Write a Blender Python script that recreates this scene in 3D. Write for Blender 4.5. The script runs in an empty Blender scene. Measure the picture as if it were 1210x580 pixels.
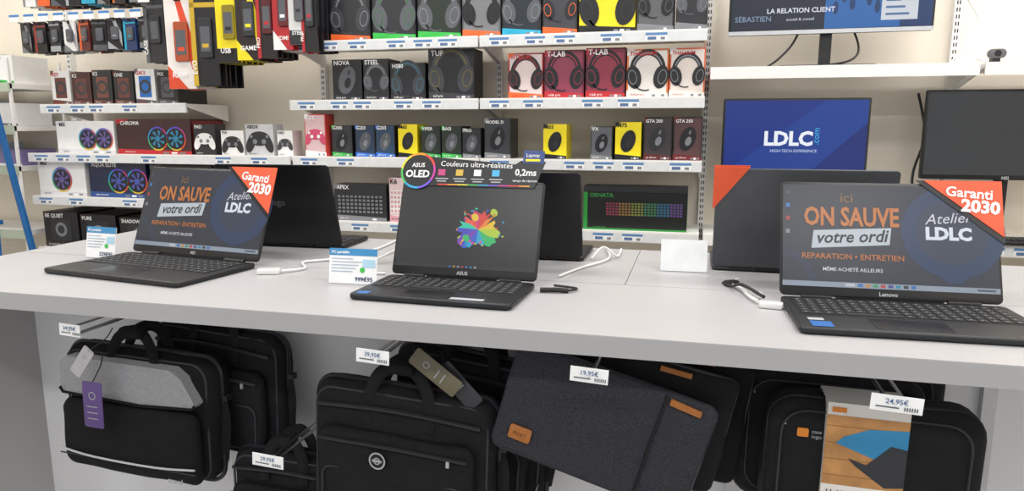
import bpy, math, random
from mathutils import Matrix, Vector, noise
random.seed(7)
S=1/1.2; ZO=0.166
def W(v): return Vector((v[0]*S,v[1]*S,(v[2]+ZO)*S))
R=math.radians
def lin(h):
    h=h.lstrip('#'); o=[]
    for i in (0,2,4):
        c=int(h[i:i+2],16)/255
        o.append(c/12.92 if c<=.04045 else ((c+.055)/1.055)**2.4)
    return (*o,1)
MC={}
def M(col,rough=.5,metal=0,emit=0,var=0.05,scale=30,bump=0,bscale=200,coat=0,name=None,spec=.5):
    key=(col,rough,metal,emit,var,scale,bump,bscale,coat,spec)
    if key in MC: return MC[key]
    m=bpy.data.materials.new(name or 'mat_'+col.strip('#')); m.use_nodes=True
    nt=m.node_tree; b=nt.nodes['Principled BSDF']
    c=lin(col)
    tc=nt.nodes.new('ShaderNodeTexCoord')
    n=nt.nodes.new('ShaderNodeTexNoise'); n.inputs['Scale'].default_value=scale; n.inputs['Detail'].default_value=3
    nt.links.new(tc.outputs['Object'],n.inputs['Vector'])
    r=nt.nodes.new('ShaderNodeValToRGB')
    r.color_ramp.elements[0].position=.3; r.color_ramp.elements[1].position=.7
    r.color_ramp.elements[0].color=(c[0]*(1-var),c[1]*(1-var),c[2]*(1-var),1)
    r.color_ramp.elements[1].color=(min(1,c[0]*(1+var)),min(1,c[1]*(1+var)),min(1,c[2]*(1+var)),1)
    nt.links.new(n.outputs['Fac'],r.inputs['Fac']); nt.links.new(r.outputs['Color'],b.inputs['Base Color'])
    b.inputs['Roughness'].default_value=rough; b.inputs['Metallic'].default_value=metal; b.inputs['Specular IOR Level'].default_value=spec
    if coat: b.inputs['Coat Weight'].default_value=coat; b.inputs['Coat Roughness'].default_value=.1
    if emit:
        b.inputs['Emission Color'].default_value=c; b.inputs['Emission Strength'].default_value=emit
    if bump:
        n2=nt.nodes.new('ShaderNodeTexNoise'); n2.inputs['Scale'].default_value=bscale; n2.inputs['Detail'].default_value=4
        nt.links.new(tc.outputs['Object'],n2.inputs['Vector'])
        bp=nt.nodes.new('ShaderNodeBump'); bp.inputs['Strength'].default_value=bump; bp.inputs['Distance'].default_value=.003
        nt.links.new(n2.outputs['Fac'],bp.inputs['Height']); nt.links.new(bp.outputs['Normal'],b.inputs['Normal'])
    MC[key]=m; return m
def G(col): return M(col,.4,0,0,.03)       # printed card
def SC(col,e=.75):
    # lit display pixels: dark panel that emits its own colour
    key=('SC',col,e)
    if key in MC: return MC[key]
    m=bpy.data.materials.new('display_'+col.strip('#')); m.use_nodes=True; b=m.node_tree.nodes['Principled BSDF']
    b.inputs['Base Color'].default_value=(.012,.012,.014,1); b.inputs['Roughness'].default_value=.3; b.inputs['Specular IOR Level'].default_value=.45
    b.inputs['Emission Color'].default_value=lin(col); b.inputs['Emission Strength'].default_value=e
    MC[key]=m; return m

def rr(w,h,r,n=5,e=1):
    r=max(min(r,w/2-1e-4,h/2-1e-4),1e-4); P=[]
    cs=[(w/2-r,h/2-r,0),(-w/2+r,h/2-r,90),(-w/2+r,-h/2+r,180),(w/2-r,-h/2+r,270)]
    arcs=[[(cx+r*math.cos(R(a+90*i/n)),cy+r*math.sin(R(a+90*i/n))) for i in range(n+1)] for cx,cy,a in cs]
    for k in range(4):
        P+=arcs[k]; a=arcs[k][-1]; b=arcs[(k+1)%4][0]
        for i in range(1,e): P.append((a[0]+(b[0]-a[0])*i/e,a[1]+(b[1]-a[1])*i/e))
    return P
def TR(x,y,z): return Matrix.Translation((x,y,z))
def RX(a): return Matrix.Rotation(R(a),4,'X')
def RY(a): return Matrix.Rotation(R(a),4,'Y')
def RZ(a): return Matrix.Rotation(R(a),4,'Z')
def FT(x,y,z,rz=0,roll=0,tilt=0): # upright face frame: local x->X, y->Z, z->-Y
    return TR(x,y,z)@RZ(rz)@RX(90-tilt)@RZ(roll)
class B:
    def __init__(s,name): s.name=name; s.V=[]; s.F=[]; s.I=[]; s.m=[]
    def add(s,V,F,mat,T=None):
        if mat not in s.m: s.m.append(mat)
        k=s.m.index(mat); o=len(s.V)
        for v in V:
            v=Vector(v); s.V.append(T@v if T is not None else v)
        for f in F: s.F.append([i+o for i in f]); s.I.append(k)
        return s
    def box(s,x0,x1,y0,y1,z0,z1,mat,T=None):
        V=[(x0,y0,z0),(x1,y0,z0),(x1,y1,z0),(x0,y1,z0),(x0,y0,z1),(x1,y0,z1),(x1,y1,z1),(x0,y1,z1)]
        return s.add(V,[(0,3,2,1),(4,5,6,7),(0,1,5,4),(1,2,6,5),(2,3,7,6),(3,0,4,7)],mat,T)
    def flat(s,P,z,mat,T=None): return s.add([(p[0],p[1],z) for p in P],[list(range(len(P)))],mat,T)
    def rect(s,x0,x1,y0,y1,z,mat,T=None): return s.flat([(x0,y0),(x1,y0),(x1,y1),(x0,y1)],z,mat,T)
    def ell(s,cx,cy,rx,ry,z,mat,T=None,n=24,rot=0):
        P=[]
        for i in range(n):
            a=2*math.pi*i/n; x=rx*math.cos(a); y=ry*math.sin(a); c=math.cos(R(rot)); q=math.sin(R(rot))
            P.append((cx+x*c-y*q,cy+x*q+y*c))
        return s.flat(P,z,mat,T)
    def ring(s,cx,cy,r0,r1,z,mat,T=None,a0=0,a1=360,n=24,sy=1):
        V=[];F=[]
        for i in range(n+1):
            a=R(a0+(a1-a0)*i/n)
            V+=[(cx+r0*math.cos(a),cy+r0*sy*math.sin(a),z),(cx+r1*math.cos(a),cy+r1*sy*math.sin(a),z)]
        for i in range(n): F.append((2*i,2*i+1,2*i+3,2*i+2))
        return s.add(V,F,mat,T)
    def prism(s,P,z0,z1,mat,T=None):
        n=len(P); V=[(p[0],p[1],z0) for p in P]+[(p[0],p[1],z1) for p in P]
        F=[list(range(n))[::-1],list(range(n,2*n))]+[(i,(i+1)%n,n+(i+1)%n,n+i) for i in range(n)]
        return s.add(V,F,mat,T)
    def rp(s,w,h,r,d,mat,T=None,c=.004,seg=2,n=5,e=1,bulge=0,caps=1,nz=0,seed=0):
        prof=[]
        for i in range(seg+1):
            a=math.pi/2*i/seg; prof.append((c*(1-math.sin(a)),c*(1-math.cos(a))))
        rings=[]
        mx=min(w,h)/2*.96
        if bulge:
            for k in range(caps,0,-1):
                t=k/caps; rings.append((c+(mx-c)*t,-bulge*.3*math.sin(math.pi/2*t)))
        rings+=prof+[(i,d-z) for i,z in reversed(prof)]
        if bulge:
            for k in range(1,caps+1):
                t=k/caps; rings.append((c+(mx-c)*t,d+bulge*math.sin(math.pi/2*t)))
        V=[];F=[];N=None
        for i,z in rings:
            P=rr(w-2*i,h-2*i,max(r-i,.002),n,e); N=len(P)
            for x,y in P:
                v=Vector((x,y,z))
                if nz:
                    q=noise.noise_vector(Vector((x*9+seed,y*9,z*5+seed)))
                    v+=q*nz+noise.noise_vector(Vector((x*28+seed,y*28,z*9)))*nz*.35
                V.append(v)
        K=len(rings)
        for k in range(K-1):
            for j in range(N):
                a=k*N+j; b=k*N+(j+1)%N; F.append((a,b,b+N,a+N))
        F.append(list(range(N))[::-1]); F.append(list(range((K-1)*N,K*N)))
        return s.add(V,F,mat,T)
    def tube(s,P,r,mat,T=None,n=8,flat=1,smooth=0):
        P=[Vector(p) for p in P]
        if smooth:
            Q=[]
            for i in range(len(P)-1):
                p0=P[max(i-1,0)];p1=P[i];p2=P[i+1];p3=P[min(i+2,len(P)-1)]
                for k in range(smooth):
                    t=k/smooth
                    Q.append(.5*((2*p1)+(p2-p0)*t+(2*p0-5*p1+4*p2-p3)*t*t+(3*p1-p0-3*p2+p3)*t**3))
            Q.append(P[-1]); P=Q
        V=[];F=[];up=None
        for i,p in enumerate(P):
            d=(P[min(i+1,len(P)-1)]-P[max(i-1,0)]).normalized()
            if up is None:
                up=Vector((0,1,0)) if abs(d.y)<.9 else Vector((1,0,0))
            x=(up-d*up.dot(d)).normalized(); y=d.cross(x); up=x
            for k in range(n):
                a=2*math.pi*k/n; V.append(p+x*math.cos(a)*r+y*math.sin(a)*r*flat)
        for i in range(len(P)-1):
            for k in range(n):
                a=i*n+k;b=i*n+(k+1)%n; F.append((a,b,b+n,a+n))
        F.append(list(range(n))[::-1]); F.append([len(V)-n+k for k in range(n)])
        return s.add(V,F,mat,T)
    def text(s,t,size,x,y,z,mat,T=None,al='LEFT',bold=0,shear=0,rot=0,sx=1):
        c=bpy.data.curves.new('t','FONT'); c.body=t; c.size=size; c.align_x=al; c.shear=shear; c.offset=bold*size; c.resolution_u=2
        o=bpy.data.objects.new('t',c); bpy.context.scene.collection.objects.link(o)
        dg=bpy.context.evaluated_depsgraph_get(); me=o.evaluated_get(dg).to_mesh()
        L=TR(x,y,z)@RZ(rot)@Matrix.Diagonal((sx,1,1,1))
        s.add([L@v.co for v in me.vertices],[list(p.vertices) for p in me.polygons],mat,T)
        o.evaluated_get(dg).to_mesh_clear(); bpy.data.objects.remove(o); bpy.data.curves.remove(c)
        return s
    def done(s,smooth=True):
        V=[W(v) for v in s.V]
        mn=Vector([min(v[i] for v in V) for i in range(3)]); mx=Vector([max(v[i] for v in V) for i in range(3)])
        o=Vector(((mn.x+mx.x)/2,(mn.y+mx.y)/2,mn.z))
        me=bpy.data.meshes.new(s.name); me.from_pydata([v-o for v in V],[],s.F)
        for m in s.m: me.materials.append(m)
        me.polygons.foreach_set('material_index',s.I); me.update()
        if smooth: me.shade_smooth(); me.set_sharp_from_angle(angle=R(38))
        ob=bpy.data.objects.new(s.name,me); ob.location=o; bpy.context.scene.collection.objects.link(ob)
        return ob

# ------------------------------------------------------------ materials
wallM=M('#ebe3d5',.8,0,0,.02,3,.05,60,name='painted_wall')
whiteM=M('#eceae8',.45,0,0,.02,4,name='white_shelf_metal')
panelM=M('#e4e4e6',.5,0,0,.02,3,name='white_panel')
counterM=M('#aaa9ab',.42,0,0,.025,5,.03,300,name='counter_laminate')
edgeM=M('#a3a3a5',.5,0,0,.02,5,name='counter_edge_band')
greyM=M('#a9a8a8',.5,0,0,.03,4,name='counter_side')
ceilM=M('#efeeea',.9,0,0,.02,4,name='ceiling_paint')
floorM=M('#8f8c88',.5,0,0,.08,6,.05,40,name='floor_vinyl')
blackP=M('#17181a',.45,0,0,.05,60,.05,500,name='black_plastic')
darkM=M('#0c0c0d',.5,name='dark')
chrome=M('#c8c8ca',.25,1,name='chrome_wire')
alu=M('#c4c6c9',.35,.6,name='aluminium')
bagM=M('#0f1013',.85,0,0,.25,120,.6,700,name='black_nylon',spec=.3)
bag2M=M('#141519',.8,0,0,.2,90,.5,500,name='black_nylon_soft',spec=.3)
greyF=M('#96979c',.85,0,0,.10,150,.5,700,name='grey_fabric')
charF=M('#3a3b42',.95,0,0,.4,420,.6,800,name='charcoal_melange',spec=.2)
tanM=M('#a8682f',.6,0,0,.1,60,.2,300,name='tan_leather')
BK=G('#15151a'); WH=G('#eeeeee'); GY=G('#7d8086'); LB=G('#3d7fc4')
OR=G('#e4642c'); YE=G('#efdb1a'); GR=G('#35b54a'); RD=G('#b8242c'); PK=G('#c8486a'); CY=G('#26a3c6')

# ------------------------------------------------------------ room
B('floor').box(-5.3,4.2,-3.2,4.0,-ZO-.05,-ZO,floorM).done(0)
B('ceiling').box(-5.3,4.2,-3.2,4.0,3.5,3.55,ceilM).done(0)
B('wall_back').box(-5.3,4.2,3.925,4.0,-ZO,3.5,wallM).done(0)
B('wall_left').box(-5.3,-5.22,-3.2,3.925,-ZO,3.5,wallM).done(0)
B('wall_right').box(4.12,4.2,-3.2,3.925,-ZO,3.5,wallM).done(0)
B('baseboard_back').box(-5.22,4.12,3.91,3.925,-ZO,-.06,whiteM).done(0)

# ------------------------------------------------------------ counter
c=B('display_counter')
for x0,x1,y0,y1 in [(-2.08,2.2,1.325,1.78),(-2.08,-.162,1.783,2.31),(-.16,2.2,1.783,2.31)]:
    c.box(x0,x1,y0,y1,.908,.95,counterM)
c.box(-2.081,2.201,1.3235,1.3245,.908,.9485,edgeM)
c.box(-2.05,2.17,1.45,2.29,.89,.908,panelM)
c.box(-2.06,-2.02,1.36,2.29,-ZO,.905,greyM)
c.box(2.14,2.18,1.36,2.29,-ZO,.905,greyM)
c.box(-2.02,2.14,1.75,1.78,-.1,.89,panelM)
c.box(-2.02,2.14,1.38,1.75,-.1,-.05,panelM)
for x in (-1.3,-.57,.12,.66,1.3):
    c.box(x-.014,x+.014,1.728,1.75,-.05,.89,alu)
c.box(-2.02,2.14,1.42,1.44,-ZO,-.1,greyM)
c.done()

# ------------------------------------------------------------ shelves on back wall
def shelf(x0,x1,z,yf=3.5,lab=1,seed=0):
    b=B('product_shelf')
    b.box(x0,x1,yf+.01,3.88,z-.02,z,whiteM)
    b.box(x0,x1,yf,yf+.012,z-.05,z+.004,whiteM)
    for x in (x0,x1-.012): b.add([(x,yf+.02,z-.02),(x,3.88,z-.02),(x,3.88,z-.1),(x+.01,yf+.02,z-.02),(x+.01,3.88,z-.02),(x+.01,3.88,z-.1)],[(0,1,2),(3,5,4),(0,3,4,1),(1,4,5,2),(2,5,3,0)],whiteM)
    if lab:
        rnd=random.Random(seed+int(z*100)+int(x0*10)); x=x0+.05
        T=FT(0,yf,0)
        b.rect(x0,x1,z-.048,z-.004,.0008,M('#d9dcde',.3),T)
        while x<x1-.12:
            if rnd.random()<.75:
                b.rect(x,x+.1,z-.044,z-.008,.0015,WH,T)
                b.rect(x,x+.1,z-.02,z-.008,.002,G('#5a86b8'),T)
                b.rect(x+.01,x+.05,z-.04,z-.026,.002,G('#56709a'),T)
                b.rect(x+.07,x+.09,z-.04,z-.028,.002,GY,T)
            x+=.12+rnd.random()*.12
    return b.done(0)
for z in (1.785,1.48,1.18,.83,.5):
    shelf(-2.14,-1.075,z); shelf(-1.065,.03,z)
shelf(-3.82,-2.8,1.47)
for z in (1.18,.92,.6): shelf(-3.95,-2.16,z)
shelf(.05,1.155,1.61,lab=0); shelf(1.175,2.2,1.61,lab=0)
shelf(.05,1.155,.83,lab=0); shelf(1.175,2.2,.83,lab=1)
for x in (-3.97,-2.15,-1.07,.04,1.165,2.22):
    b=B('slotted_upright'); b.box(x-.016,x+.016,3.885,3.924,-ZO,2.6,whiteM)
    T=FT(x,3.885,0); z=.5
    while z<2.5:
        b.rect(-.008,-.003,z,z+.018,.001,darkM,T); b.rect(.003,.008,z,z+.018,.001,darkM,T); z+=.032
    b.done(0)

# ------------------------------------------------------------ product boxes
def i_headset(b,T,cx,cy,s,c1,c2,z=.002):
    b.ring(cx,cy+.05*s,.30*s,.42*s,z,c1,T,0,180,18,1.2)
    b.ring(cx,cy+.05*s,.33*s,.36*s,z+.0006,c2,T,20,160,14,1.2)
    for k in (-1,1):
        b.ell(cx+k*.31*s,cy-.08*s,.17*s,.27*s,z+.001,c1,T,18,k*-12)
        b.ell(cx+k*.34*s,cy-.08*s,.10*s,.17*s,z+.0016,c2,T,18,k*-12)
        b.ell(cx+k*.34*s,cy-.08*s,.085*s,.15*s,z+.002,c1,T,14,k*-12)
    b.ring(cx-.05*s,cy-.1*s,.27*s,.3*s,z+.001,c1,T,200,290,10)
def i_mouse(b,T,cx,cy,s,c1,c2,z=.002):
    b.ell(cx,cy,.26*s,.42*s,z,c1,T,24,-18); b.ell(cx+.02*s,cy-.08*s,.10*s,.16*s,z+.0006,c2,T,16,-18)
    b.ell(cx+.07*s,cy+.22*s,.03*s,.08*s,z+.001,c2,T,10,-18)
def i_fan(b,T,cx,cy,s,c1,c2,z=.002):
    cols=[G('#c0408a'),G('#5a4cd0'),G('#2298d0'),G('#3ab07a'),G('#d2b22c'),G('#d0523a')]
    for i in range(6): b.ring(cx,cy,.37*s,.42*s,z,cols[i],T,i*60,i*60+60,6)
    b.ell(cx,cy,.36*s,.36*s,z,c1,T); b.ell(cx,cy,.1*s,.1*s,z+.001,c2,T,14)
    for i in range(7):
        a=R(i*360/7); b.flat([(cx+.1*s*math.cos(a),cy+.1*s*math.sin(a)),(cx+.3*s*math.cos(a+.2),cy+.3*s*math.sin(a+.2)),(cx+.3*s*math.cos(a+.6),cy+.3*s*math.sin(a+.6)),(cx+.1*s*math.cos(a+.3),cy+.1*s*math.sin(a+.3))],z+.0008,c2,T)
def i_pad(b,T,cx,cy,s,c1,c2,z=.002):
    b.ell(cx,cy+.04*s,.34*s,.2*s,z,c1,T)
    for k in (-1,1):
        b.ell(cx+k*.28*s,cy-.1*s,.13*s,.26*s,z+.0004,c1,T,18,k*22); b.ell(cx+k*.14*s,cy-.04*s,.07*s,.07*s,z+.001,c2,T,14)
        b.ell(cx+k*.25*s,cy+.1*s,.05*s,.05*s,z+.001,c2,T,12)
def i_kb(b,T,x0,x1,y0,y1,base,cols,z=.002):
    b.rect(x0,x1,y0,y1,z,base,T); nx=max(4,int((x1-x0)/(y1-y0)*4.4)); ny=5; w=(x1-x0)/nx; h=(y1-y0)/ny
    for i in range(nx):
        for j in range(ny): b.rect(x0+i*w+w*.18,x0+(i+1)*w-w*.18,y0+j*h+h*.2,y0+(j+1)*h-h*.2,z+.0006,cols[(i*len(cols)//nx)%len(cols)],T)
def pbox(name,x0,x1,z,h,base,acc,kind,txt='',yf=3.56,d=.16,c1=None,c2=None,mid=None,band=1,tc=None,side=None):
    b=B(name); w=x1-x0; d=min(d,3.88-yf)
    b.box(x0,x1,yf,yf+d,z+.0005,z+h,base)
    T=FT((x0+x1)/2,yf,z)
    c1=c1 or G('#2b2c31'); c2=c2 or acc
    if mid: b.rect(-w*.46,w*.46,h*.03,h*.97,.0008,mid,T)
    if band:
        b.flat([(-w/2,0),(w/2,0),(w/2,h*.10),(-w/2,h*.16)],.0012,acc,T)
        b.flat([(-w/2,h),(-w/2,h*.86),(-w*.3,h)],.0012,acc,T)
        for k in range(3): b.rect(w*(.12+.11*k),w*(.2+.11*k),h*.03,h*.075,.0018,WH if k%2 else GY,T)
    s=min(w,h)*1.05
    if kind=='headset': i_headset(b,T,0,h*.5,s,c1,c2)
    elif kind=='mouse': i_mouse(b,T,0,h*.5,s,c1,c2)
    elif kind=='fan':
        n=max(1,int(w/h/.9))
        for i in range(n): i_fan(b,T,w*.18+(i-(n-1)/2)*h*.6 if n>1 else 0,h*.45,h*.8,c1,c2)
    elif kind=='pad': i_pad(b,T,0,h*.5,s*1.1,c1,c2)
    elif kind=='kb': i_kb(b,T,-w*.44,w*.44,h*.2,h*.72,c1,[acc])
    elif kind=='rgbkb':
        i_kb(b,T,-w*.28,w*.46,h*.38,h*.74,c1,[G('#8a3046'),G('#8f6a2e'),G('#7c8832'),G('#3a7a50'),G('#2e6e90'),G('#64488c')])
        b.rect(-w*.5,-w*.46,0,h,.0015,acc,T); b.rect(-w*.46,w*.5,0,h*.05,.0015,acc,T)
    elif kind=='case':
        b.rect(-w*.3,w*.3,h*.2,h*.8,.0015,c1,T); b.ring(0,h*.5,h*.12,h*.2,.0022,c2,T)
    if txt:
        tc=tc or WH; sz=min(h*.15,w/len(txt)*1.1)
        b.text(txt,sz,-w*.44,h*.87 if kind not in('case','fan') else h*.84,.003,tc,T,bold=.02)
        b.text(txt.lower()+' pro',sz*.5,-w*.4,h*.055,.003,tc,T)
    if side:
        b.add([(x1+.001,yf+.01,z+.01),(x1+.001,yf+d-.01,z+.01),(x1+.001,yf+d-.01,z+h-.01),(x1+.001,yf+.01,z+h-.01)],[(0,1,2,3)],side)
    return b.done(0)
L2=G('#a9acb2'); DG=G('#26272c'); MG=G('#55585f')
HB='headset_box'
for x0,x1,base,acc,c1,c2,mid,t in [(-1.912,-1.68,BK,OR,G('#3a3c42'),GY,DG,'SELECT'),(-1.669,-1.425,BK,GR,MG,G('#2a6e34'),DG,'ROG'),(-1.416,-1.18,BK,GR,MG,GY,G('#1d2a20'),'KRAK'),
    (-1.175,-.972,G('#5b5d60'),OR,BK,DG,G('#76787c'),'SPIRIT'),(-.966,-.765,BK,CY,MG,GY,G('#1b2530'),'G733'),(-.76,-.585,BK,OR,G('#1b1c21'),OR,G('#3a3a40'),'PRO-H'),
    (-.578,-.305,YE,BK,BK,DG,None,'POWERED'),(-.299,-.125,DG,GY,BK,MG,G('#5a5c60'),'CLOUD'),(-.12,.028,BK,GY,MG,GY,DG,'H3')]:
    pbox(HB,x0+.002,x1-.002,1.785,.27,base,acc,'headset',t,c1=c1,c2=c2,mid=mid,tc=acc if base!=YE else BK,side=DG if base!=YE else None)
for x0,x1,h,base,acc,k,c1,c2,mid,t in [(-1.911,-1.74,.215,BK,DG,'mouse',MG,BK,None,'NOVA'),(-1.729,-1.585,.215,BK,DG,'headset',MG,GY,G('#1e1f24'),'STEEL'),(-1.575,-1.38,.19,BK,DG,'headset',G('#3a3c42'),G('#2a6a80'),G('#181c22'),'HS80'),
    (-1.361,-1.115,.255,BK,G('#34363c'),'headset',G('#3a3c42'),G('#6a6030'),G('#17181c'),'TUF'),
    (-.933,-.753,.225,G('#a82630'),OR,'headset',G('#1c1c20'),G('#802028'),G('#d8c8c8'),'VITRIUM'),(-.747,-.549,.235,G('#6c1c34'),RD,'headset',BK,G('#902840'),G('#8c3a50'),'T-LAB'),(-.54,-.347,.24,G('#5c142a'),RD,'headset',BK,G('#902840'),G('#8a3044'),'T-LAB'),
    (-.34,-.143,.23,G('#d8743a'),G('#e0dcd8'),'headset',G('#1c1c20'),GY,G('#dcd8d4'),'THALLIUM'),(-.138,.026,.23,G('#d8643a'),G('#e0dcd8'),'headset',G('#1c1c20'),GY,G('#d8cec8'),'THALLIUM')]:
    pbox(HB if k=='headset' else 'mouse_box',x0,x1,1.48,h,base,acc,k,t,c1=c1,c2=c2,mid=mid,tc=WH if x0<-.9 and x0>-2 and t!='VITRIUM' or t=='T-LAB' else RD)
for x0,x1,h,base,acc,t,c1,mid in [(-1.93,-1.81,.17,DG,GR,'G300',BK,G('#2f3136')),(-1.79,-1.675,.17,BK,G('#2a6fd0'),'G203',MG,G('#1e3450')),(-1.67,-1.56,.17,BK,G('#2a6fd0'),'G203',MG,G('#22405e')),(-1.54,-1.432,.175,YE,BK,'M65',BK,None),
    (-1.41,-1.302,.165,BK,GR,'VIPER',MG,G('#1d2a20')),(-1.295,-1.186,.165,BK,GR,'BASI',MG,G('#1d2a20')),(-1.18,-1.08,.155,BK,GY,'PRO',MG,DG),(-1.06,-.922,.205,DG,GY,'MODEL D',BK,G('#34363c')),
    (-.75,-.632,.175,YE,BK,'M55',BK,None),(-.51,-.402,.165,DG,GY,'VX',BK,G('#5d6066')),(-.388,-.262,.185,YE,BK,'M75',BK,None),(-.25,-.115,.21,BK,G('#5a1c20'),'GTA 200',DG,G('#3a3234')),(-.108,.026,.21,BK,G('#6a1c20'),'GTA 250',BK,G('#54383a'))]:
    pbox('mouse_box',x0,x1,1.18,h,base,acc,'mouse',t,c1=c1,c2=GY if base!=YE else DG,mid=mid,tc=WH if base!=YE else BK)
pbox('keyboard_box',-1.93,-1.62,.83,.2,DG,GY,'kb','APEX',c1=BK,d=.12)
pbox('keyboard_box',-1.6,-1.51,.83,.24,G('#e8cfd2'),G('#d9a0aa'),'kb','K6',c1=WH,d=.12,tc=BK)
pbox('keyboard_box',-1.5,-1.09,.83,.17,BK,GR,'kb','CYNOSA',c1=DG,d=.12)
pbox('keyboard_box',-.54,-.03,.83,.19,BK,G('#2a8a3a'),'rgbkb','ORNATA',c1=DG,d=.12,mid=G('#141816'),side=GR,tc=G('#3a8a48'),band=0)
pbox('keyboard_box',-1.04,-.57,.83,.19,BK,DG,'kb','HUNTER',c1=DG,d=.12)
pbox('keyboard_box',-.54,-.03,1.0205,.03,DG,GR,'','',d=.12,band=0)
# left bay
br=G('#6e3f38')
x=-3.77
for i,(base,c1,t) in enumerate([(WH,br,'KEY'),(G('#4a2a2a'),br,'K2'),(G('#2b2c30'),G('#7b4c40'),'K5'),(DG,br,'ONE'),(WH,G('#1d6cc0'),'G413'),(G('#222226'),G('#55585f'),'MX')]):
    pbox('component_box',x,x+.135,1.47,.2-.01*(i%2),base,br if i<4 else MG,'case',t,c1=c1,c2=G('#3b3c42'),tc=G('#c83030') if base==WH else WH,yf=3.55,d=.25); x+=.15
pbox('cooling_fan_box',-3.77,-3.35,1.18,.195,WH,G('#d8d8dc'),'fan','MSI',c1=DG,c2=G('#6a5ca0'),tc=BK,yf=3.55,d=.3)
pbox('cooling_fan_box',-3.33,-2.82,1.18,.205,G('#3a1c20'),RD,'fan','CHROMA',c1=BK,c2=G('#2880a8'),yf=3.55,d=.3,side=G('#7a2024'))
for x0,x1,h,base,c1,t in [(-2.80,-2.66,.175,DG,WH,'PAD'),(-2.62,-2.475,.14,WH,DG,'PS4'),(-2.46,-2.285,.175,G('#c8cacc'),DG,'XBOX'),(-2.26,-2.14,.14,WH,G('#3b3c42'),'PAD')]:
    pbox('game_controller_box',x0,x1 if x1<-2.17 else -2.165,1.18,h,base,MG,'pad',t,c1=c1,c2=GY,tc=WH if base==DG else BK,band=0,yf=3.55,d=.1)
pbox('game_controller_box',-2.075,-1.95,1.18,.23,G('#c8423e'),WH,'pad','JOY',c1=PK,c2=WH,yf=3.53,d=.1,mid=G('#d9b8bc'))
pbox('cooling_fan_box',-3.94,-3.59,.92,.225,WH,G('#d8d8dc'),'fan','MSI',c1=DG,c2=G('#6a5ca0'),tc=BK,yf=3.55,d=.3)
pbox('cooling_fan_box',-3.56,-3.15,.92,.22,G('#1d2644'),G('#2a4f90'),'fan','AQUA ELITE',c1=BK,c2=G('#4a58b0'),yf=3.55,d=.3)
pbox('cooling_fan_box',-3.12,-2.7,.92,.2,BK,MG,'fan','ALPHA',c1=BK,c2=GY,yf=3.55,d=.3)
pbox('component_box',-2.66,-2.2,.92,.2,WH,RD,'case','GPU',c1=G('#2d2e33'),c2=RD,yf=3.55,d=.3,tc=RD)
for x0,x1,h,t in [(-3.94,-3.68,.22,'BE QUIET'),(-3.66,-3.4,.21,'PURE'),(-3.37,-3.1,.2,'SHADOW'),(-3.07,-2.7,.2,'POWER'),(-2.66,-2.3,.2,'SYSTEM')]:
    pbox('component_box',x0,x1,.6,h,BK,G('#3a2a22'),'case',t,c1=DG,c2=GY,yf=3.55,d=.3)
# side unit at far left
u=B('stock_shelf_unit')
for z in (1.60,1.345,1.10,.7): u.box(-4.85,-4.03,3.5,3.88,z-.03,z,whiteM); u.box(-4.85,-4.03,3.49,3.5,z-.05,z+.004,G('#b8c4b0'))
for x in (-4.85,-4.045):
    for y in (3.5,3.865): u.box(x,x+.015,y,y+.015,-ZO,1.75,whiteM)
u.done(0)
for x0,x1,z,h,base,acc,t in [(-4.8,-4.5,1.6,.16,WH,GR,'BOX'),(-4.48,-4.34,1.6,.2,G('#e6e2d8'),GR,'AIR'),(-4.32,-4.2,1.6,.14,G('#6fa858'),WH,'ECO'),(-4.18,-4.06,1.6,.17,WH,GR,'A4'),
    (-4.7,-4.38,1.345,.17,WH,GY,'MAG'),(-4.35,-4.07,1.345,.14,G('#e4e4e4'),MG,'MAGIC'),(-4.7,-4.33,1.1,.14,G('#b8c4d8'),LB,'LAN'),(-4.3,-4.07,1.1,.1,G('#7a6f9e'),WH,'HUB')]:
    pbox('storage_box',x0,x1,z+.0005,h,base,acc,'',t,tc=DG,yf=3.56,d=.25)
blue=M('#2468a8',.45,.2)
b=B('step_ladder')
for y0,y1 in ((3.05,3.22),(3.42,3.27)):
    for xa,xb in ((-4.34,-4.28),(-3.76,-3.9)):
        b.tube([(xa,y0,-ZO),(xb,y1,1.50)],.02,blue,n=6)
for i in range(6):
    t=(i+.6)/6.2; xa=-4.34+.06*t; xb=-3.76-.14*t; y=3.05+.17*t; z=-ZO+(1.50+ZO)*t
    b.box(xa,xb,y-.03,y+.05,z-.012,z+.012,blue)
b.box(-4.30,-3.88,3.19,3.30,1.49,1.52,blue); b.done()

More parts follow.
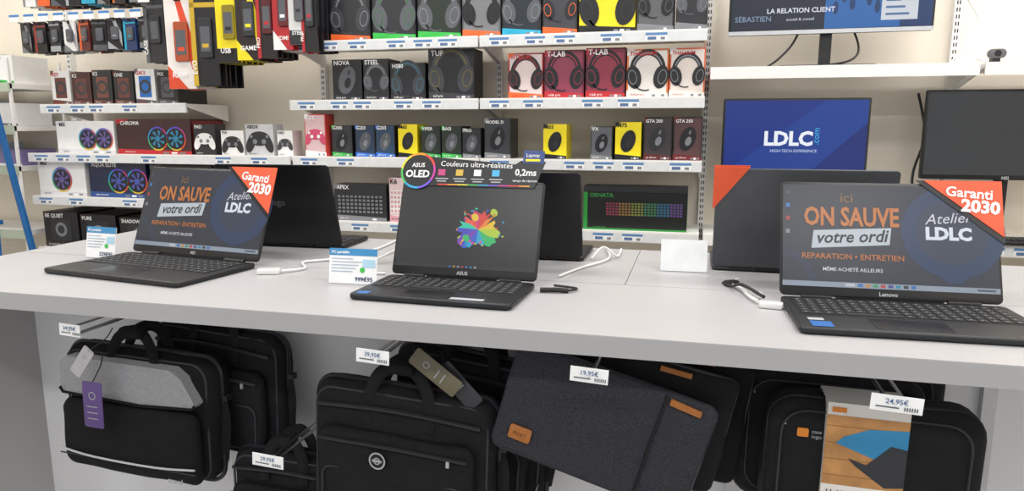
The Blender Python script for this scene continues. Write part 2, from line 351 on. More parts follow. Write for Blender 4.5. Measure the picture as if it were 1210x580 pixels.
# hanging packs
def pack(b,x,y,z0,h,w,base,acc,txt='',rz=0,pic=None,style=0):
    T=FT(x,y,z0,rz)
    b.prism([(-w/2,0),(w/2,0),(w/2,h*.97),(w*.42,h),(-w*.42,h),(-w/2,h*.97)],-.012,0,base,T)
    if style==0:
        b.flat([(w*.5,h*.05),(w*.5,h*.5),(w*.1,h*.95),(-w*.1,h*.95),(w*.25,h*.4)],.001,acc,T)
        b.flat([(-w*.5,h*.0),(w*.2,h*.0),(-w*.5,h*.25)],.001,acc,T)
    elif style==1:
        b.rect(-w*.5,-w*.32,0,h*.9,.001,acc,T); b.rect(-w*.5,w*.5,h*.82,h*.87,.001,acc,T)
    else:
        b.rect(-w*.5,w*.5,h*.0,h*.18,.001,acc,T); b.rect(-w*.5,w*.5,h*.84,h*.9,.001,acc,T)
    b.rp(w*.5,h*.42,.01,.012,pic or DG,T@TR(w*.08,h*.5,0),c=.003)
    b.rect(-w*.1,w*.26,h*.36,h*.62,.0125,MG,T); b.rect(-w*.04,w*.2,h*.4,h*.44,.013,acc,T)
    b.rp(w*.25,.018,.008,.001,darkM,T@TR(0,h*.94,.0005),c=.0002)
    if txt: b.text(txt,w*.26,-.3*w,h*.12,.014,WH,T,bold=.02,rot=90 if style==1 else 0)
def hook(b,x,z,y0=3.38):
    b.tube([(x,3.9,z),(x,y0,z),(x,y0-.02,z+.02)],.004,chrome,n=6)
    b.box(x-.035,x+.035,y0-.024,y0-.021,z-.0,z+.04,WH); b.rect(-.035,.035,.028,.04,.001,LB,FT(x,y0-.024,z))
for x,z0,h,w,base,acc,t,pic,st in [(-2.74,1.55,.5,.17,G('#e9e2e0'),G('#d8482a'),'RAM',G('#a84a28'),0),(-2.585,1.56,.5,.15,BK,G('#c9a62a'),'EVO',DG,1),(-2.44,1.68,.42,.14,YE,BK,'USB',G('#8a7c10'),2),
    (-2.32,1.69,.42,.13,G('#201014'),YE,'GAME',DG,0),(-2.21,1.7,.42,.11,G('#1c1214'),RD,'PRO',G('#501018'),1),(-2.11,1.74,.4,.11,RD,WH,'HDMI',G('#601018'),0),(-2.02,1.76,.4,.10,G('#dcdcdc'),DG,'STEEL',MG,2),(-1.955,1.73,.42,.09,BK,RD,'PRO',DG,1)]:
    b=B('hanging_accessory_pack'); hook(b,x,z0+h*.94)
    for i in range(5): pack(b,x+.004*random.uniform(-1,1),3.42+i*.05,z0+random.uniform(-.004,.004),h,w,base,acc,t,random.uniform(-7,7),pic,st)
    b.done(0)
b=B('hanging_accessory_pack'); hook(b,-2.9,2.0)
for i in range(4): pack(b,-2.9,3.42+i*.06,1.69,.35,.13,DG,MG,'CASE',random.uniform(-6,6),None,1)
b.done(0)
sm=[(BK,GY),(BK,G('#9a3a30')),(DG,L2),(WH,GY),(G('#5a2420'),OR),(BK,MG),(BK,L2),(G('#22386a'),CY),(BK,GY),(G('#202228'),G('#b86a3a'))]
for r_,(zz,hh) in enumerate(((1.77,.17),(2.02,.2))):
    for i in range(9):
        x=-3.8+i*.103+(0.05 if r_ else 0); ba,ac=sm[(i+r_*3)%10]
        b=B('hanging_cable_pack'); hook(b,x,zz+hh*.94,3.4)
        for k in range(4): pack(b,x,3.44+k*.05,zz+random.uniform(-.004,.004),hh,.088,ba,ac,'',random.uniform(-12,12),MG,(i+r_)%3)
        b.done(0)

# ------------------------------------------------------------ monitors (right bay)
def monitor(name,cx,y,zb,w,h,zs,scr,draw=None,basew=.26):
    b=B(name); T=FT(cx,y,zb)
    b.rp(w,h,.008,.03,blackP,T@TR(0,h/2,-.03),c=.004)
    b.rect(-w/2+.01,w/2-.01,.02,h-.01,.0012,scr,T)
    if draw: draw(b,T,w,h)
    b.box(cx-.025,cx+.025,y+.03,y+.055,zs+.01,zb+h*.5,blackP)
    b.rp(.12,.12,.02,.03,blackP,FT(cx,y+.06,zb+h*.5),c=.004)
    b.rp(basew,.17,.03,.012,blackP,TR(cx,y+.03,zs+.0005),c=.004)
    b.done()
def d_blue(b,T,w,h):
    b.flat([(-w/2+.01,.02),(w*.1,.02),(w/2-.01,h*.7),(w/2-.01,h-.01),(w*.2,h-.01)],.002,SC('#1646a8',.65),T)
    b.flat([(w*.1,.02),(w/2-.01,.02),(w/2-.01,h*.7)],.002,SC('#0b2c86',.65),T)
    b.text('LDLC',h*.24,-.04*w,h*.42,.003,SC('#f4f8ff',.9),T,'CENTER',.04); b.text('.com',h*.11,w*.17,h*.42,.003,SC('#39b8f0',.9),T,rot=90)
    b.text('HIGH-TECH EXPERIENCE',h*.05,0,h*.33,.003,SC('#cfe0ff',.9),T,'CENTER')
monitor('computer_monitor',.445,3.62,1.10,.65,.375,.83,SC('#0f3598',.65),d_blue)
def d_gray(b,T,w,h): b.text('MSI',.02,0,.002,.003,L2,T,'CENTER',.03)
monitor('computer_monitor',1.33,3.6,1.11,.68,.395,.83,M('#2a2d31',.3,coat=.3),d_gray)
def d_tv(b,T,w,h):
    b.rect(-w/2+.01,-w*.02,.02,h*.9,.002,SC('#142236',.7),T)
    b.rect(-w*.02,w*.34,.02,h*.9,.002,SC('#2a70bd',.75),T)
    for i in range(8): b.ell(w*(.03+.04*i),h*(.22+.1*((i*3)%5)/3),.012,.03,.0024,SC('#15457f',.6),T,10)
    b.rect(w*.25,w*.42,.05,h*.55,.0026,SC('#e8eef6',.75),T)
    for k in range(4): b.rect(w*.27,w*(.38-.02*k),.07+k*.03,.08+k*.03,.003,SC('#6a90c0',.6),T)
    b.text('LA RELATION CLIENT',.03,-w*.14,.095,.003,SC('#f0f4ff',.8),T,'CENTER',.02)
    b.text('SÉBASTIEN',.034,-w*.47,.06,.003,SC('#9fb6d8',.7),T); b.text('accueil & conseil',.018,-w*.14,.06,.003,SC('#f0f4ff',.8),T,'CENTER')
    b.rect(-w/2,w/2,.0,.018,.0018,alu,T)
monitor('computer_monitor',.56,3.62,1.765,.87,.5,1.61,SC('#1d3f74',.7),d_tv,.42)
b=B('power_cable'); b.tube([(.5,3.7,1.95),(.43,3.66,1.75),(.36,3.62,1.66),(.3,3.62,1.615)],.005,darkM,smooth=6); b.tube([(.62,3.7,1.9),(.7,3.66,1.72),(.66,3.6,1.64),(.5,3.6,1.616)],.005,darkM,smooth=6); b.done()
b=B('power_cable'); b.tube([(1.15,3.88,2.0),(1.2,3.7,1.8),(1.12,3.62,1.68),(1.22,3.6,1.616)],.005,G('#d8d8d8'),smooth=6); b.tube([(1.02,3.85,1.5),(1.05,3.8,1.3),(1.0,3.75,1.1),(1.03,3.7,.836)],.006,darkM,smooth=6); b.done()
b=B('webcam'); b.rp(.07,.04,.018,.03,G('#5a5a5e'),FT(1.24,3.6,1.655),c=.006); b.ell(0,0,.014,.014,.0305,darkM,FT(1.24,3.6,1.655)); b.box(1.225,1.255,3.58,3.62,1.6105,1.64,blackP); b.done()
b=B('computer_mouse'); b.rp(.07,.11,.034,.03,WH,TR(1.12,3.58,1.6125),c=.014,seg=4,bulge=.005,caps=3); b.tube([(1.12,3.65,1.62),(1.1,3.75,1.62),(1.2,3.85,1.7)],.003,WH,smooth=4); b.done()
def keyboard(name,cx,cy,z,w,d,base,key,rz=0):
    b=B(name); T=TR(cx,cy,z+.0005)@RZ(rz); b.rp(w,d,.01,.018,base,T,c=.004)
    nx=18;ny=6;kw=(w-.03)/nx;kd=(d-.02)/ny
    for i in range(nx):
        for j in range(ny): b.box(-w/2+.015+i*kw+.002,-w/2+.015+(i+1)*kw-.002,-d/2+.01+j*kd+.002,-d/2+.01+(j+1)*kd-.002,.018,.027,key,T)
    b.done()
keyboard('computer_keyboard',1.5,3.53,.835,.5,.10,blackP,M('#2b2c30',.5))

# ------------------------------------------------------------ laptops
keyM=M('#1d1e21',.55)
def laptop(cx,cy,ang,w,d,lh,tilt,body,draw=None,lidc=None,scr=None,numpad=True,rev=False,brand='',stick=None):
    b=B('laptop'); T=TR(cx,cy,.9520)@RZ(ang+(180 if rev else 0)); lidc=lidc or body; t=.0135
    b.rp(w,d,.014,t,body,T@TR(0,-d/2,0),c=.0045,seg=3)
    for sx in (-1,1):
        for yy in (-.03,-d+.03): b.rp(.03,.01,.004,.003,darkM,T@TR(sx*w*.38,yy,-.0018),c=.001)
    deck=T@TR(0,0,t)
    kx0=-w*.455;kx1=w*.455;ky0=-d*.60;ky1=-d*.10
    b.rp(kx1-kx0+.01,ky1-ky0+.01,.006,.0006,darkM,deck@TR((kx0+kx1)/2,(ky0+ky1)/2,0),c=.0002)
    nx=19 if numpad else 15; rows=6; kw=(kx1-kx0)/nx; kd=(ky1-ky0)/rows
    lg=M('#8a8c90',.5)
    for j in range(rows):
        i=0
        while i<nx:
            span=1
            if j==0 and i==4: span=5
            x0=kx0+i*kw+kw*.08; x1=kx0+(i+span)*kw-kw*.08; y0=ky0+j*kd+kd*.09; y1=ky0+(j+1)*kd-kd*.09
            b.box(x0,x1,y0,y1,.0004,.0022,keyM,deck)
            if span==1: b.rect((x0+x1)/2-kw*.12,(x0+x1)/2+kw*.06,(y0+y1)/2-kd*.02,(y0+y1)/2+kd*.18,.0025,lg,deck)
            i+=span
    b.rp(w*.3,d*.27,.006,.0008,M('#141518',.3),deck@TR(-w*.04,-d*.80,0),c=.0003)
    for sx in (-1,1):
        for k in range(3):
            xx=sx*w/2; b.box(xx-.0008,xx+.0008,-.062-k*.035,-.042-k*.035,.004,.0095,darkM,T)
    if stick:
        for (x0,x1,y0,y1,c_) in stick: b.rect(x0,x1,y0,y1,.001,c_,deck)
    for sx in (-1,1): b.tube([(sx*w*.40,.004,t-.001),(sx*w*.26,.004,t-.001)],.006,darkM,T,n=10)
    b.box(-w*.24,w*.24,-.002,.007,t*.3,t+.002,darkM,T)
    L=T@TR(0,.006,t+.001)@RX(90-tilt)
    b.rp(w,lh,.012,.006,lidc,L@TR(0,lh/2,-.006),c=.0025,seg=3)
    b.rp(w-.004,lh-.004,.01,.0012,M('#0b0b0c',.35),L@TR(0,lh/2,0),c=.0004)
    sw=w-.012; sh=lh-.029
    b.rect(-sw/2,sw/2,.022,.022+sh,.0018,scr or SC('#0a0b0e',.4),L)
    b.ell(0,lh-.0035,.0014,.0014,.0018,MG,L,10)
    if brand: b.text(brand,.013,0,.006,.0018,L2,L,'CENTER',.02)
    if draw: draw(b,L@TR(0,.022,.0),sw,sh,w,lh)
    b.text('logo',.03,0,lh*.5,.007,MG,L@RY(180),'CENTER',.02)
    b.done()
def corner(b,T,w,lh,s=1):
    L=T@TR(0,-.022,0); x=w/2+.006; y=lh+.006; a=.155*s; h=.125*s
    b.prism([(x-a-.016,y),(x,y),(x,y-h-.016)],.0035,.0045,M('#0d0d10',.3),L)
    b.prism([(x-a,y),(x,y),(x,y-h)],.005,.0065,G('#d9532c'),L)
    b.text('Garanti',.031*s,x-.113*s,y-.034*s,.008,WH,L,bold=.02,rot=-5)
    b.text('2030',.038*s,x-.083*s,y-.068*s,.008,WH,L,bold=.04,rot=-5)
def d_ad(b,T,w,h,W_,lh):
    Z=.0022
    arc=SC('#23426c',.6)
    b.ell(w*.30,h*.56,w*.235,w*.235,Z,arc,T,40); b.ell(w*.30,h*.56,w*.165,w*.165,Z+.0002,SC('#34425c',.6),T,36)
    b.flat([(w*.12,h*.36),(w*.48,h*.36),(w*.33,h*.08),(w*.27,h*.08)],Z+.0001,arc,T)
    b.ring(-w*.5+.001,h*.06,w*.12,w*.155,Z,SC('#2b3a54',.6),T,0,90)
    o=SC('#d6803a',.72); wh=SC('#e2e6ec',.75)
    b.text('ici',h*.14,-w*.19,h*.825,Z+.001,SC('#b08450',.55),T,'CENTER')
    b.text('ON SAUVE',h*.25,-w*.17,h*.60,Z+.001,o,T,'CENTER',.03,sx=.70)
    b.flat([(-w*.36,h*.37),(w*.01,h*.42),(w*.02,h*.585),(-w*.35,h*.545)],Z+.0006,SC('#d3dde6',.7),T)
    b.text('votre ordi',h*.165,-w*.17,h*.435,Z+.001,SC('#20283a',.4),T,'CENTER',.02,.3,rot=3,sx=.92)
    b.text('REPARATION • ENTRETIEN',h*.075,-w*.165,h*.27,Z+.001,o,T,'CENTER',.01,sx=1.0)
    b.text('MÊME ACHETÉ AILLEURS',h*.048,-w*.165,h*.155,Z+.001,wh,T,'CENTER',.01)
    b.text('Atelier',h*.14,w*.28,h*.645,Z+.001,wh,T,'CENTER',.0,.35,rot=5)
    b.text('LDLC',h*.16,w*.28,h*.49,Z+.001,SC('#e8f0fa',.8),T,'CENTER',.05)
    b.rect(-w/2,w/2,0,h*.05,Z+.0002,SC('#a9b6c8',.6),T)
    cols=['#2b7fd4','#e8a13a','#3fb06a','#d8483a','#4452a8','#20a0c8','#303540']
    b.rect(-w*.2,-w*.155,h*.012,h*.04,Z+.0005,SC('#e0e4ea',.6),T)
    for i in range(8): b.rect(-w*.14+i*w*.035,-w*.118+i*w*.035,h*.012,h*.04,Z+.0005,SC(cols[i%7],.6),T)
    b.rect(w*.40,w*.48,h*.018,h*.035,Z+.0005,SC('#59636f',.5),T)
    for i in range(4): b.rect(-w*.485,-w*.465,h*(.9-.13*i),h*(.94-.13*i),Z+.0005,SC(['#4a5568','#3c8edc','#c0402c','#9aa0a8'][i],.6),T)
    corner(b,T,W_,lh,W_/.45)
adbg=SC('#2b3344',.62)
laptop(.43,1.700,2,.46,.265,.270,21,M('#1d1f23',.45,.1,var=.08,scale=200),d_ad,scr=adbg,brand='Lenovo',stick=[(-.205,-.165,-.255,-.215,G('#2a62a8')),(-.205,-.175,-.208,-.19,L2)])
def mid_draw(b,T,w,h,W_,lh):
    rnd=random.Random(3); Z=.0024
    cols=['#7a3fb8','#2f5fd0','#20a8d8','#2fbf6a','#b8d430','#f2c82a','#f2872a','#e0382e','#d8307a','#f25a3a','#2fd0b0','#4a48c8']
    cx,cy=w*.08,h*.46
    n=len(cols)
    for i in range(n):
        a0=2*math.pi*i/n; P=[(cx,cy)]
        for k in range(5):
            a=a0+2*math.pi/n*(k/4*1.25-.1); r=h*(.11+.14*rnd.random()); P.append((cx+r*1.12*math.cos(a),cy+r*math.sin(a)))
        b.flat(P,Z+i*.00004,SC(cols[(i+5)%n],.8),T)
    for i in range(22):
        a=rnd.random()*6.28; r=h*(.16+.13*rnd.random()); b.ell(cx+r*1.1*math.cos(a),cy+r*math.sin(a)+h*.02,h*.012*(1+rnd.random()),h*.01,Z+.001,SC(rnd.choice(cols),.8),T,8,rnd.random()*90)
    for i,(x,y) in enumerate([(-.19,-.15),(-.15,-.18),(-.10,-.17),(-.13,-.11),(.17,.2),(-.05,.14)]): b.ell(cx+h*x,cy+h*y,h*.04,h*.05,Z+.0008,SC(cols[i],.8),T,9,40)
    b.rect(-w/2,w/2,0,h*.04,Z,SC('#20242c',.5),T)
    for i in range(7): b.rect(-w*.1+i*w*.03,-w*.085+i*w*.03,h*.010,h*.03,Z+.0005,SC(['#2b7fd4','#e8a13a','#9fb6c8','#d8483a','#4f9ad8','#20a0c8','#c0c8d0'][i],.5),T)
    # promotional topper card clipped on the lid
    L=T@TR(0,-.022,0); y0=lh-.016; x0=-W_/2+.002; x1=W_/2-.008
    ck=M('#12141a',.35)
    b.prism([(x0+.03,y0),(x1-.02,y0-.002),(x1+.005,y0+.07),(x1-.06,y0+.072),(x1-.075,y0+.062),(x0+.04,y0+.082),(x0+.02,y0+.08)],.003,.0055,ck,L)
    b.ell(x0+.04,y0+.04,.05,.05,.0065,ck,L,30)
    rb=['#d8403a','#e0962a','#d8d03a','#48b058','#2898c8','#6a50c8','#b83a98']
    for i in range(7): b.ring(x0+.04,y0+.04,.044,.05,.0072,G(rb[i]),L,i*51.4+20,i*51.4+72,6)
    b.text('OLED',.027,x0+.04,y0+.022,.0078,WH,L,'CENTER',.03); b.text('ASUS',.016,x0+.04,y0+.05,.0078,WH,L,'CENTER',.02)
    b.text('Couleurs ultra-réalistes',.021,x0+.102,y0+.054,.0065,WH,L,rot=-1)
    for i in range(4):
        b.rect(x0+.098+i*.05,x0+.118+i*.05,y0+.028,y0+.045,.0065,G(['#b8407a','#c8a848','#e8e8e8','#48a8e0'][i]),L); b.rect(x0+.092+i*.05,x0+.128+i*.05,y0+.018,y0+.021,.0065,L2,L); b.rect(x0+.097+i*.05,x0+.123+i*.05,y0+.011,y0+.014,.0065,L2,L)
    b.text('0,2ms',.024,x1-.045,y0+.032,.0065,WH,L,'CENTER',.02); b.text('temps de réponse',.009,x1-.045,y0+.015,.0065,WH,L,'CENTER')
    for i in range(9): b.rect(x0+.1+i*.028,x0+.128+i*.028,y0+.002,y0+.005,.0066,G(rb[i%7]),L)
    b.prism([(x1-.055,y0+.066),(x1+.0,y0+.064),(x1+.0,y0+.098),(x1-.055,y0+.1)],.003,.0062,G('#28407a'),L); b.text('Laptop',.013,x1-.048,y0+.082,.0072,WH,L); b.rect(x1-.048,x1-.01,y0+.07,y0+.076,.0072,YE,L)
laptop(-.567,1.685,-1.5,.393,.228,.256,21,M('#181a20',.4,.2,var=.06,scale=200),mid_draw,scr=SC('#10131a',.5),numpad=False,brand='ASUS',stick=[(.05,.13,-.218,-.20,L2),(-.18,-.15,-.222,-.198,G('#2a62a8'))])
laptop(-1.437,1.770,-8,.495,.28,.272,21,M('#1a1b1e',.4,.2,var=.06,scale=200),d_ad,scr=adbg,brand='MSI')
# rear row facing the other way
laptop(-1.30,2.075,2,.40,.20,.275,17,M('#131417',.4,.1),lidc=M('#121316',.35,.2),rev=True,numpad=False)
laptop(-.52,2.06,0,.42,.22,.262,15,M('#131417',.4,.1),lidc=M('#15161a',.35,.2),rev=True,numpad=False)
def cor2(b,T,w,h,W_,lh):
    L=T@TR(0,-.022,0); x=W_/2+.006; y=lh+.006
    for z0,z1 in ((-.0095,-.0075),(.003,.0045)): b.prism([(x-.09,y),(x,y),(x,y-.12)],z0,z1,G('#d9532c'),L)
laptop(.275,2.03,0,.44,.25,.283,15,M('#484a4f',.4,.4),cor2,lidc=M('#4d4f54',.4,.4),rev=True)

# ------------------------------------------------------------ cards and cables on the counter
def price_card(x,y,rz,w=.125,h=.09,tilt=10,blank=False,txt='529€95'):
    b=B('price_card'); T=FT(x,y,.951,rz,0,tilt)
    clear=M('#e6e8ea',.2)
    b.box(-w/2,w/2,0,h,-.002,0,clear,T); b.box(-w/2,w/2,0,.002,-.05,0,clear,FT(x,y,.951,rz))
    if not blank:
        b.rect(-w/2,w/2,h*.80,h,.0008,G('#3a86b8'),T); b.text('PC portable',h*.11,-w*.45,h*.86,.0014,WH,T,bold=.02)
        for i in range(5): b.rect(-w*.45,w*(.0+.06*((i*7)%4)),h*(.70-.09*i),h*(.72-.09*i),.0012,G('#8fa4b8'),T)
        b.text(txt,h*.17,w*.42,h*.08,.0014,G('#2d3f63'),T,'RIGHT',.02)
        b.rect(w*.2,w*.46,h*.48,h*.70,.0012,G('#a8cce0'),T); b.ell(w*.2,h*.4,.007,.007,.0014,GR,T,10)
    b.done()
price_card(-1.745,1.75,-4,.115,.095,txt='529€95'); price_card(-.835,1.615,3,.13,.09,txt='999€95'); price_card(-.02,1.985,2,.125,.088,blank=True)
wc=M('#dcdcdc',.4)
def adapter(b,T,s=1): b.rp(.05*s,.022*s,.005,.014,wc,T,c=.003)
b=B('security_cable')
adapter(b,TR(-1.115,1.675,.9505)@RZ(20),1.2)
b.tube([(-1.085,1.69,.957),(-1.05,1.75,.955),(-1.1,1.83,.955),(-1.04,1.90,.955),(-.99,2.08,.955),(-1.0,2.3,.956)],.0035,wc,smooth=6); b.done()
b=B('security_cable'); b.tube([(-.352,1.645,.957),(-.31,1.65,.958),(-.285,1.655,.956)],.006,darkM); b.tube([(-.285,1.655,.956),(-.27,1.69,.955),(-.33,1.71,.955)],.003,darkM,smooth=5)
b.tube([(-.34,1.82,.955),(-.30,1.95,.955),(-.24,2.1,.957),(-.27,2.28,.957)],.0035,wc,smooth=6)
b.tube([(-.29,2.08,.957),(-.26,2.13,.985),(-.22,2.14,.957),(-.22,2.27,.957)],.0035,wc,smooth=6); b.done()
b=B('security_cable'); adapter(b,TR(.175,1.625,.9505)@RZ(-10),1.0); b.tube([(.15,1.65,.958),(.135,1.70,.957),(.12,1.78,.957),(.10,1.84,.955),(.12,1.9,.955)],.004,wc,smooth=6)
b.tube([(.165,1.68,.962),(.12,1.74,.975),(.10,1.80,.958),(.08,1.84,.956)],.004,darkM,smooth=6); b.rp(.035,.024,.006,.014,darkM,TR(.10,1.835,.9505)@RZ(30),c=.004); b.rp(.03,.02,.004,.014,wc,TR(.15,1.72,.9505)@RZ(-60),c=.003); b.done()
b=B('security_cable'); b.tube([(-.80,1.74,.955),(-.85,1.74,.955),(-.90,1.84,.956),(-.86,1.95,.98),(-.92,2.05,.956),(-.90,2.28,.956)],.0035,wc,smooth=6); b.done()

# ------------------------------------------------------------ bags under the counter
zipM=M('#303036',.35,.3); thr=M('#34343a',.8)
def strap(b,P,mat=None,r=.013,T=None): b.tube(P,r,mat or bagM,T,n=8,flat=.35,smooth=8)
def outline(b,w,h,r,z,mat,T,t=.003):
    P=[(x,y,z) for x,y in rr(w,h,r,5,2)]; P.append(P[0]); b.tube(P,t,mat,T,n=6)
def briefcase(cx,y,zt,w,h,d,rz=0,roll=0,kind=0,seed=0,hw=1.0):
    b=B('laptop_bag'); T=FT(cx,y,zt-h/2,rz,roll)
    m=bagM if kind!=1 else bag2M
    b.rp(w,h,.05,d,m,T@TR(0,0,-d),c=.035,seg=5,n=6,e=8,bulge=.012,caps=5,nz=.008,seed=seed)
    outline(b,w*.93,h*.93,.045,-.006,thr,T,.003)
    P=[(x,y_,-d*.45) for x,y_ in rr(w+.004,h+.004,.05,6,3)]; P.append(P[0]); b.tube(P,.006,zipM,T,n=6)
    if kind==0:
        b.rp(w*.9,h*.56,.03,.035,m,T@TR(0,-h*.18,.0),c=.02,seg=4,e=6,bulge=.006,caps=4,nz=.006,seed=seed+3)
        P=[(-w*.44,h*.19),(-w*.43,h*.40),(-w*.38,h*.45),(w*.30,h*.44),(w*.37,h*.38),(w*.45,h*.19),(w*.43,h*.16),(w*.1,h*.13),(-w*.42,h*.15)]
        b.prism(P,-.005,.030,greyF,T)
        b.tube([(x,y_,.032) for x,y_ in P[5:]]+[(P[0][0],P[0][1],.032)],.004,bagM,T,n=6)
        b.tube([(-w*.45,-h*.30,.045),(-w*.2,-h*.325,.05),(w*.2,-h*.325,.05),(w*.45,-h*.30,.045)],.003,M('#c4c4c6',.6),T,n=6,smooth=4)
        b.tube([(-w*.45,-h*.345,.043),(w*.45,-h*.345,.043)],.002,thr,T,n=6)
        b.text('travel',.020,w*.28,-h*.43,.047,L2,T,bold=.03)
    else:
        b.rp(w*.84,h*.64,.03,.035,m,T@TR(0,-h*.08,0),c=.02,seg=4,e=6,bulge=.006,caps=4,nz=.005,seed=seed+3)
        b.tube([(-w*.40,h*.17,.042),(0,h*.185,.047),(w*.40,h*.17,.042)],.0045,zipM,T,n=6,smooth=4)
        b.tube([(-w*.44,h*.36,.010),(0,h*.39,.014),(w*.44,h*.36,.010)],.005,zipM,T,n=6,smooth=4)
        b.ell(-w*.06,h*.09,.021,.02,.049,darkM,T); b.ring(-w*.06,h*.09,.017,.021,.05,L2,T); b.rect(-w*.06-.012,-w*.06+.012,h*.09-.003,h*.09+.003,.0505,L2,T)
        b.ring(-w*.06,h*.09,.006,.009,.0508,L2,T,n=10)
        b.box(w*.30,w*.315,h*.13,h*.17,.045,.05,alu,T)
        outline(b,w*.76,h*.34,.025,.038,thr,T@TR(0,-h*.19,0),.0022)
    for zz in (-.01,-d*.75):
        strap(b,[(-w*.17*hw,h*.28,zz+.02),(-w*.16*hw,h*.46,zz+.006),(-w*.11*hw,h*.60,zz),(-w*.03,h*.655,zz-.01),(w*.03,h*.655,zz-.01),(w*.11*hw,h*.60,zz),(w*.16*hw,h*.46,zz+.006),(w*.17*hw,h*.28,zz+.02)],m,.016,T)
    b.rp(w*.16,.03,.013,.035,m,T@TR(0,h*.655,-.03),c=.012,seg=3)
    strap(b,[(w*.49,h*.2,-d*.5),(w*.53,h*.0,-d*.4),(w*.5,-h*.3,-d*.45)],m,.014,T)
    b.box(w*.50,w*.54,h*.17,h*.21,-d*.5-.01,-d*.5+.01,zipM,T)
    b.done()
briefcase(-1.43,1.50,.755,.49,.345,.09,-2,-1,0,1,.9)
briefcase(-1.27,1.62,.80,.44,.36,.08,-6,-2,1,5)
briefcase(-.655,1.46,.735,.475,.37,.10,-3,-2,1,9)
briefcase(-.53,1.59,.79,.42,.38,.09,-6,-4,1,13)
briefcase(-1.0,1.52,.50,.34,.28,.09,-2,0,1,17)
def sleeve(cx,y,cz,w,h,d,roll,mat,tan=True,seed=0,rz=0):
    b=B('laptop_sleeve'); T=FT(cx,y,cz,rz,roll)
    b.rp(w,h,.022,d,mat,T@TR(0,0,-d),c=.012,seg=4,e=8,bulge=.004,caps=4,nz=.005,seed=seed)
    outline(b,w*.985,h*.985,.022,-d*.4,zipM,T,.004)
    if tan:
        b.tube([(w*.25,-h*.485,.004),(w*.245,0,.007),(w*.25,h*.485,.004)],.003,darkM,T,n=6)
        b.prism([(w*.27,h*.415),(w*.42,h*.40),(w*.42,h*.45),(w*.27,h*.47)],.004,.009,tanM,T)
        b.rp(.050,.033,.005,.004,tanM,T@TR(-w*.36,-h*.28,.006),c=.001); b.text('PORT',.012,-w*.36,-h*.30,.0115,M('#6a3c18',.6),T,'CENTER')
    else:
        b.prism([(w*.1,h*.43),(w*.26,h*.43),(w*.26,h*.47),(w*.1,h*.47)],.003,.008,tanM,T)
    b.done()
sleeve(-.175,1.43,.712,.44,.26,.025,-16,charF,True,3)
sleeve(-.12,1.49,.730,.42,.27,.025,-12,bag2M,False,8)
sleeve(-.05,1.555,.72,.36,.29,.03,-8,bagM,False,12)
sleeve(-.01,1.62,.72,.32,.30,.03,-4,bagM,False,15)
def hardcase(cx,y,zt,w,h,d,paper,seed=0,logo=True):
    b=B('laptop_case'); T=FT(cx,y,zt-h/2,0,-1)
    b.rp(w,h,.055,d,bag2M,T@TR(0,0,-d),c=.022,seg=5,n=6,e=8,bulge=.010,caps=5,nz=.003,seed=seed)
    for zz in (-.004,-d*.35,-d*.62): outline(b,w*.985,h*.985,.055,zz-.012,M('#060607',.6),T,.005)
    outline(b,w*.86,h*.84,.05,.008,thr,T,.0022)
    if logo:
        b.prism([(p[0]-w*.33,p[1]+h*.27) for p in rr(.022,.018,.003)],.008,.0115,G('#d8822a'),T); b.text('case',.011,-w*.29,h*.275,.0135,L2,T); b.text('logic',.011,-w*.29,h*.24,.0135,L2,T)
    b.tube([(-w*.5+.03,h*.44,-.02),(-w*.5+.035,h*.3,.0)],.004,chrome,T)
    if paper:
        x0,x1=-w*.23,w*.14; z=.022; pt=h*.43; pb=-.015
        b.box(x0,x1,-h/2-.002,h/2+.004,-d-.003,z,G('#e6e4e0'),T)
        b.rect(x0,x1,pb,pt,z+.0008,M('#b58450',.45,var=.25,scale=25),T)
        for k in range(4): b.rect(x0,x1,pb+.02+k*.035,pb+.0215+k*.035,z+.001,M('#8f6236',.5),T)
        b.flat([(x0+.02,pb+.09),(x0+.035,pb+.105),(x0+.08,pb+.125),(x1,pb+.13),(x1,pb+.09),(x1-.02,pb+.05)],z+.0015,G('#2f86b8'),T)
        b.flat([(x0+.045,pb+.06),(x0+.08,pb+.05),(x1-.03,pb+.095),(x1,pb+.09),(x1,pb+.01),(x1-.035,pb+.005),(x0+.06,pb+.045)],z+.002,G('#2d3036'),T)
        b.rect(x0+.008,x0+.035,h*.45,h*.485,z+.001,G('#d8822a'),T)
        b.text('11-11.6" LAPTOP',.0155,x0+.008,pb-.022,z+.0015,G('#55402a'),T,bold=.02); b.text('11" sleeve',.009,x0+.008,pb-.038,z+.0015,MG,T)
    b.done()
hardcase(.37,1.49,.798,.41,.31,.07,True,2)
hardcase(.30,1.585,.825,.38,.31,.06,False,6,False)
hardcase(.34,1.665,.85,.42,.31,.05,False,9,False)
def tag(x,y,z,w,h,mat,roll=0,lines=3,string=.06):
    b=B('swing_tag'); T=FT(x,y,z,0,roll); b.rp(w,h,.006,.002,mat,T@TR(0,-h/2,0),c=.0006)
    for i in range(lines): b.rect(-w*.30,w*.25,-h*(.55+.13*i),-h*(.53+.13*i),.003,L2,T)
    b.ring(0,-h*.3,w*.14,w*.18,.003,L2,T); b.tube([(0,-.006,.002),(.01,string*.6,-.02),(0,string,-.04)],.0015,darkM,T,smooth=4,n=5)
    b.done()
tag(-1.48,1.42,.70,.060,.125,G('#5a4480'),-2)
tag(-1.47,1.415,.79,.035,.09,G('#b8b6bd'),-38,1)
tag(-.60,1.44,.84,.045,.13,G('#6a6450'),54,2,.03)
tag(-.54,1.46,.81,.045,.12,G('#34343a'),44,1,.03)
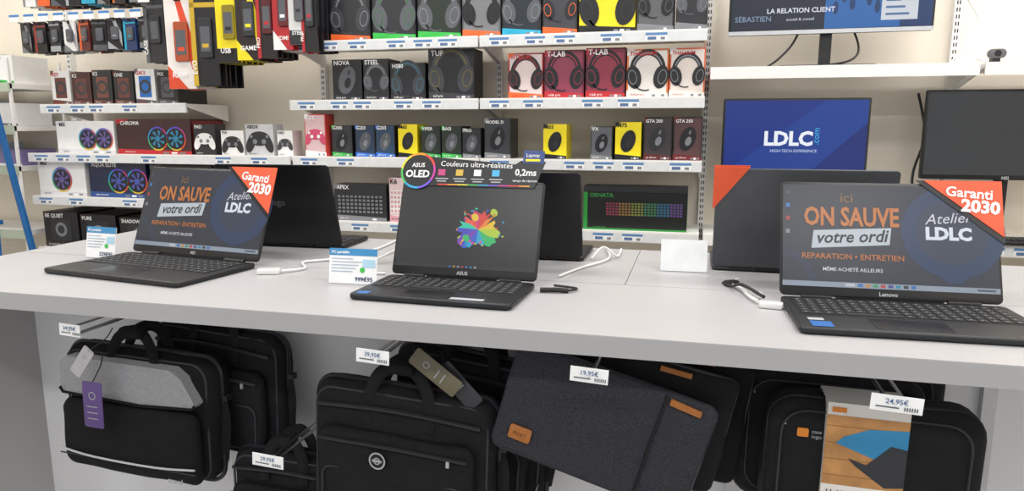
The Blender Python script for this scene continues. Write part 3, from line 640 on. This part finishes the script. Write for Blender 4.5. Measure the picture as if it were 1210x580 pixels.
def bhook(x,z,txt,y0=1.40,tw=.075):
    b=B('display_hook')
    b.tube([(x,1.75,z-.01),(x,y0,z-.015),(x,y0-.01,z)],.0045,chrome,n=6); b.tube([(x+.012,1.75,z+.012),(x+.012,y0,z+.01)],.003,chrome,n=6)
    b.rp(.05,.05,.006,.006,alu,FT(x,1.75,z),c=.001)
    T=FT(x,y0-.012,z-.015,0,-3,0)
    b.box(-tw/2,tw/2,0,.030,-.002,0,M('#eceef0',.2),T); b.text(txt,.013,0,.015,.001,G('#3a5f90'),T,'CENTER',.01); b.rect(-tw*.4,tw*.05,.007,.0095,.001,MG,T)
    for k in range(6): b.rect(tw*.15+k*.004,tw*.15+k*.004+.002,.004,.011,.001,MG,T)
    b.done()
bhook(-1.44,.865,'34,95€',1.345,.06); bhook(-.645,.868,'39,95€',1.335); bhook(-.185,.868,'19,95€',1.335); bhook(.36,.866,'24,95€',1.33,.085); bhook(-.93,.585,'29,95€',1.36,.08); bhook(-.35,.48,'19,95€',1.4)
bhook(1.0,.872,'24,95€')

# ------------------------------------------------------------ lights
for x in (-3.6,-1.2,1.2,3.2):
    for y in (-1.4,.8,2.9):
        o=B('ceiling_light_panel').box(x-.6,x+.6,y-.16,y+.16,3.47,3.499,whiteM).done(0)
        l=bpy.data.lights.new('panel_lamp','AREA'); l.shape='RECTANGLE'; l.size=1.0; l.size_y=.26; l.energy=22; l.color=(1,.98,.955)
        lo=bpy.data.objects.new('panel_lamp',l); bpy.context.scene.collection.objects.link(lo); lo.parent=o
        lo.location=(0,0,-.01)
w=bpy.data.worlds.new('world'); bpy.context.scene.world=w; w.use_nodes=True
w.node_tree.nodes['Background'].inputs[0].default_value=(.94,.965,1,1); w.node_tree.nodes['Background'].inputs[1].default_value=.85

cam=bpy.data.cameras.new('camera'); cam.sensor_width=36; cam.lens=840/1210*36
co=bpy.data.objects.new('camera',cam); bpy.context.scene.collection.objects.link(co)
co.location=W((0,0,1.35)); co.rotation_euler=(R(90-9.6),0,R(14.4)); bpy.context.scene.camera=co
bpy.context.scene.view_settings.view_transform='Standard'
